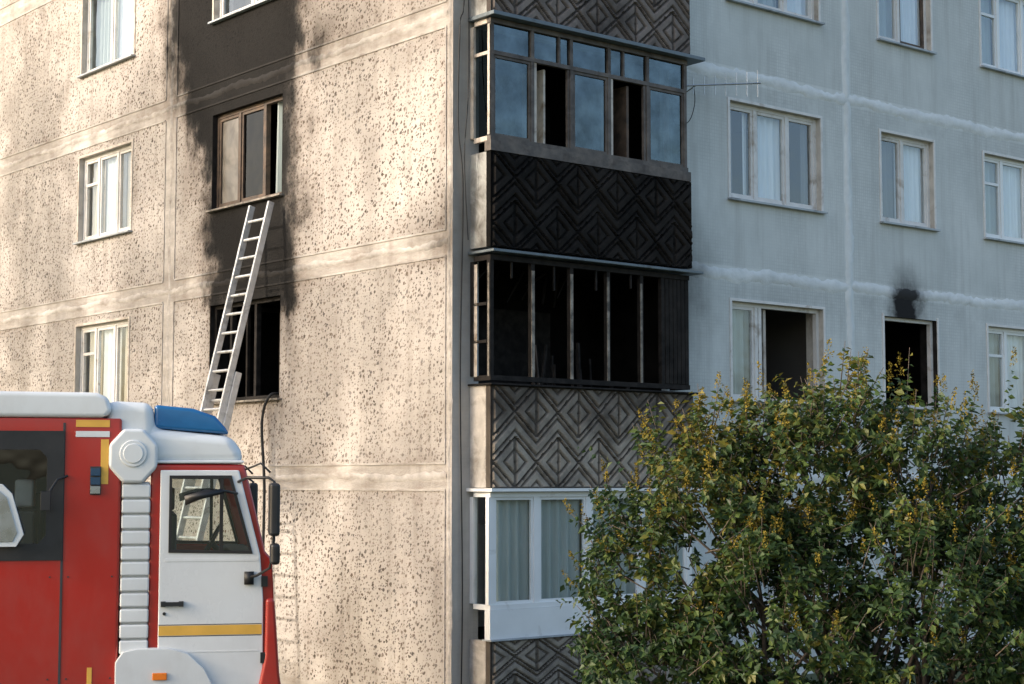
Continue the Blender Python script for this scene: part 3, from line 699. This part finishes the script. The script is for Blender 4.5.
for x in (-.88,-4.7,-6.05):
    for s in (-1,1):
        ring=[(.36,.17),(.48,.17),(.535,.13),(.545,0),(.535,-.13),(.48,-.17),(.36,-.17)]; n=36; vs=[];fs=[]
        for i in range(n):
            a=2*math.pi*i/n
            for r,o in ring: vs.append((x+r*math.cos(a),s*1.04+o,.55+r*math.sin(a)))
        m=len(ring)
        for i in range(n):
            for j in range(m): fs.append((i*m+j,((i+1)%n)*m+j,((i+1)%n)*m+(j+1)%m,i*m+(j+1)%m))
        p.add(vs,fs,'rubber'); p.cyl((x,s*1.04,.55),(0,1,0),.37,.2,'dark',28); p.cyl((x,s*1.15,.55),(0,1,0),.13,.12,'shutter',20)
p.build(smooth=False)

# ================================================================ FOLIAGE
def leafmat(name,cols,trans=.3,top=False):
    t=NT(name); g=t.node('ShaderNodeNewGeometry'); r=g.outputs['Random Per Island']
    ramp=t.node('ShaderNodeValToRGB'); cr=ramp.color_ramp
    cr.elements[0].position=0; cr.elements[0].color=(*cols[0],1); cr.elements[1].position=1; cr.elements[1].color=(*cols[-1],1)
    for i,c in enumerate(cols[1:-1]): e=cr.elements.new((i+1)/(len(cols)-1)); e.color=(*c,1)
    v=t.math('ADD',t.math('MULTIPLY',r,.62),t.math('MULTIPLY',t.mapr(t.noise(1.3,1),.35,.65),.34),True)
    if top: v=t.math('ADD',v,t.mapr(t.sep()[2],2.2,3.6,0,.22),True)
    t.put(ramp.inputs[0],v)
    if trans:
        p=t.node('ShaderNodeBsdfPrincipled'); t.put(p.inputs['Base Color'],ramp.outputs[0]); p.inputs['Roughness'].default_value=.5; p.inputs['Specular IOR Level'].default_value=.35
        e=t.node('ShaderNodeBsdfTranslucent'); t.put(e.inputs[0],ramp.outputs[0])
        m=t.node('ShaderNodeMixShader'); m.inputs[0].default_value=trans
        t.t.links.new(p.outputs[0],m.inputs[1]); t.t.links.new(e.outputs[0],m.inputs[2]); t.t.links.new(m.outputs[0],t.out.inputs[0])
    else:
        p=t.node('ShaderNodeBsdfDiffuse'); t.put(p.inputs[0],ramp.outputs[0]); t.t.links.new(p.outputs[0],t.out.inputs[0])
    return t.m
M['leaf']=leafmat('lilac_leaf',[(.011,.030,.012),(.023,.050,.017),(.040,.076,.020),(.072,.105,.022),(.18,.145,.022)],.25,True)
M['seed']=leafmat('ochre_seed_head',[(.10,.085,.02),(.18,.14,.028),(.28,.205,.04)],0)
M['bark']=simple('shrub_bark',(.11,.085,.065),.9,.3,12)
t=NT('shade_tree_leaf'); d=t.node('ShaderNodeBsdfDiffuse'); t.put(d.inputs[0],t.mix(t.noise(2,1),(.04,.07,.02),(.07,.10,.03))); t.t.links.new(d.outputs[0],t.out.inputs[0]); M['tleaf']=t.m

def add_leaf(p,base,d,size,wd,key_i,roll=None):
    d=d.normalized(); side=d.cross(Vector((U(-1,1),U(-1,1),U(.2,1.4))))
    if side.length<.05: side=Vector((1,0,0))
    side.normalize(); nrm=side.cross(d); o=len(p.v)
    m=base+d*size*.42
    p.v+= [tuple(base),tuple(m+side*size*wd+nrm*size*.10),tuple(base+d*size-nrm*size*.12),tuple(m-side*size*wd+nrm*size*.10)]
    p.f+=[[o,o+1,o+2],[o,o+2,o+3]]; p.mi+=[key_i]*2
bush=empty('lilac_bush',(2.6,14.0,0))
lobes=[(-1.42,0,1.85,.70,.8,.85),(-1.0,0,2.45,.68,.85,.86),(-.45,.0,2.62,.60,.85,.74),(.0,.0,2.84,.62,.9,.80),(.72,0,2.68,.66,.9,.78),(1.40,.1,2.50,.68,.9,.78),(2.1,.2,2.08,.7,.8,.7),
       (-1.30,-.2,1.1,.82,.85,.8),(-.4,-.45,1.4,.95,.9,1.0),(.6,-.5,1.5,.95,.9,1.0),(1.5,-.4,1.3,.9,.9,.9),(2.25,0,1.1,.75,.8,.85),(-.5,-.1,.6,1.3,.9,.6),(1.1,-.1,.6,1.2,.9,.6)]
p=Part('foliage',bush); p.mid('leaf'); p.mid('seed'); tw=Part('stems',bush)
wts=[l[3]*l[4]*l[5] for l in lobes]
NSH=6400
for i in range(NSH):
    l=random.choices(lobes,wts)[0]
    d=Vector((random.gauss(0,1),random.gauss(0,1),random.gauss(0,1))).normalized()
    rr=U(.30,1.0)**.5
    lump=1+.17*math.sin(d.x*7+l[0]*5)+.13*math.sin(d.z*9+l[2]*3+d.y*5)
    c=Vector((l[0]+d.x*l[3]*rr*lump*.9,l[1]+d.y*l[4]*rr*lump*.9,l[2]+d.z*l[5]*rr*lump*.9))
    if c.z<.12: continue
    if mnoise.noise(c*2.1+Vector((3,1,7)))<-.17 and R()<.9: continue
    g=(d*.8+Vector((U(-.4,.4),U(-.4,.4),U(.2,1.0)))).normalized()
    L=U(.14,.30); top=rr>.85 and d.z>.35 and l[2]>1.9
    if top and R()<.14: L*=1.9
    s0=c; n=int(U(10,16))
    u=g.cross(Vector((.3,.2,1))).normalized(); w=g.cross(u)
    for j in range(n):
        t=(j+.5)/n; b=s0+g*L*t+Vector((0,0,-.05*t*t))
        a=j*2.4+U(-.5,.5)
        ld=(u*math.cos(a)+w*math.sin(a))+g*U(.1,.7)+Vector((0,0,-.45+U(-.2,.3)))
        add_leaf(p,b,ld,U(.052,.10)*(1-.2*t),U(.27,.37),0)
    if R()<.5: 
        tw.tube([s0-g*.15,s0+g*L],[.006,.002],'bark',4)
    if (l[2]>1.15 and rr>.72 and R()<(.30 if c.z>2.1 else .07)):
        tip=s0+g*(L-.02); gd=(g+Vector((0,0,.8))).normalized(); H=U(.10,.22)
        for j in range(int(U(36,60))):
            t=R(); r=.034*(1-t*.8); b=tip+gd*H*t+Vector((U(-r,r),U(-r,r),U(-r,r)))
            add_leaf(p,b,gd*.6+Vector((U(-1,1),U(-1,1),U(-.6,1))),U(.014,.026),.36,1)
p.build(recalc=False)
for i in range(46):
    l=random.choice(lobes); b=Vector((U(-.7,.9),U(-.35,.35),0)); e=Vector((l[0]+U(-.4,.4),l[1]+U(-.4,.4),l[2]+U(0,.4)))
    m=b.lerp(e,.5)+Vector((U(-.15,.15),U(-.15,.15),.25)); q=b.lerp(e,.25)+Vector((0,0,.18))
    tw.tube([b,q,m,b.lerp(e,.8)+Vector((0,0,.12)),e],[U(.025,.04),.026,.018,.011,.004],'bark',6)
tw.build(smooth=True)

def shade_tree(loc,H,rad,n,seed):  # unseen trees, added to break up the sun on the left facade
    random.seed(seed); T_=empty('added_shade_tree',loc); t=Part('trunk_and_limbs',T_)
    t.tube([(0,0,0),(.1,.05,H*.3),(0,.1,H*.6),(.05,0,H*.92)],[.35,.26,.15,.04],'bark',10)
    f=Part('crown',T_); f.mid('tleaf'); cl=[]
    for i in range(34):
        z=H*U(.28,.93); a=U(0,6.28); r=rad*U(.4,1)*math.sin(min(1,(H-z)/(H*.45))*1.5)
        e=Vector((r*math.cos(a),r*math.sin(a),z+U(.4,1.2))); t.tube([(0,0,z-r*.6),tuple(e*.5+Vector((0,0,(z-r*.6)*.5+.1))),tuple(e)],[.08,.05,.015],'bark',6); cl.append((e,U(.5,1.0)))
    for i in range(n):
        e,s=random.choice(cl); g=Vector((random.gauss(0,.5),random.gauss(0,.5),random.gauss(0,.75)))*s
        add_leaf(f,e+g,Vector((U(-1,1),U(-1,1),U(-1,.5))),U(.24,.42),.38,0)
    t.build(smooth=True); f.build(recalc=False)
for i,(x,y,h,r) in enumerate(((-27,13.5,21.5,3.2),(-28,18.5,19.5,3.0),(-29,8.5,20.5,3.2),(-26,24,17.5,3.0))): shade_tree((x,y,0),h,r,3200,20+i)

# ================================================================ GROUND
def ground_mat():
    t=NT('grass'); c=t.mix(t.mapr(t.noise(.8,4,.7),.35,.65),(.035,.055,.018),(.08,.09,.035)); c=t.mix(t.mapr(t.noise(.15,3),.5,.7),c,(.12,.10,.07)); t.bsdf(c,.95,t.noise(30,1),.6,.03); return t.m
M['grass']=ground_mat(); M['asphalt']=simple('asphalt',(.055,.055,.056),.9,.25,3,bump=.5); M['kerb']=simple('kerb_concrete',(.33,.32,.30),.85,.2,3); M['line']=simple('road_paint',(.7,.7,.68),.7,.15,5)
def flat(name,pts,z,k):
    p=Part(name); p.add([(a,b,z) for a,b in pts],[tuple(range(len(pts)))],k); return p.build(recalc=False)
flat('ground',[(-900,-900),(900,-900),(900,900),(-900,900)],0,'grass')
ca,sa=math.cos(TA),math.sin(TA)
def rot(a,b): return (-2.34+a*ca-b*sa,16.02+a*sa+b*ca)
flat('road',[rot(-60,-3.4),rot(2.2,-3.4),rot(2.2,2.6),rot(-60,2.6)],.004,'asphalt')
flat('road_marking',[rot(-60,-3.1),rot(2.0,-3.1),rot(2.0,-2.98),rot(-60,-2.98)],.008,'line')
K=empty('kerb',(-2.34,16.02,0),TA); p=Part('kerb_stones',K)
for i in range(62):
    p.box(-60+i,-59.01+i,2.6,2.75,0,.13,'kerb'); p.box(-60+i,-59.01+i,-3.55,-3.4,0,.13,'kerb')
p.build(bevel=.012)

# ================================================================ LIGHT + CAMERA
Ds=Vector((-.95,-.30,0)).normalized(); EL=math.radians(22)
Dv=Vector((Ds.x*math.cos(EL),Ds.y*math.cos(EL),math.sin(EL)))
w=bpy.data.worlds.new('World'); S.world=w; w.use_nodes=True; nt=w.node_tree
bg=nt.nodes['Background']; sky=nt.nodes.new('ShaderNodeTexSky'); sky.sky_type='NISHITA'; sky.sun_disc=False
sky.sun_elevation=EL; sky.sun_rotation=math.atan2(Ds.x,Ds.y)%(2*math.pi); sky.air_density=1.0; sky.dust_density=4; sky.ozone_density=1.0
nt.links.new(sky.outputs[0],bg.inputs[0]); bg.inputs[1].default_value=.36
ld=bpy.data.lights.new('sun','SUN'); ld.energy=3.2; ld.angle=math.radians(.9); ld.color=(1,.89,.77)
lo=bpy.data.objects.new('sun',ld); S.collection.objects.link(lo); lo.rotation_euler=Dv.to_track_quat('Z','Y').to_euler()
cam=bpy.data.cameras.new('camera'); co=bpy.data.objects.new('camera',cam); S.collection.objects.link(co)
co.location=(0,0,2.7); co.rotation_euler=(math.radians(94.7),0,0); cam.sensor_width=36; cam.lens=59.77; cam.clip_end=3000; cam.clip_start=.1
S.camera=co
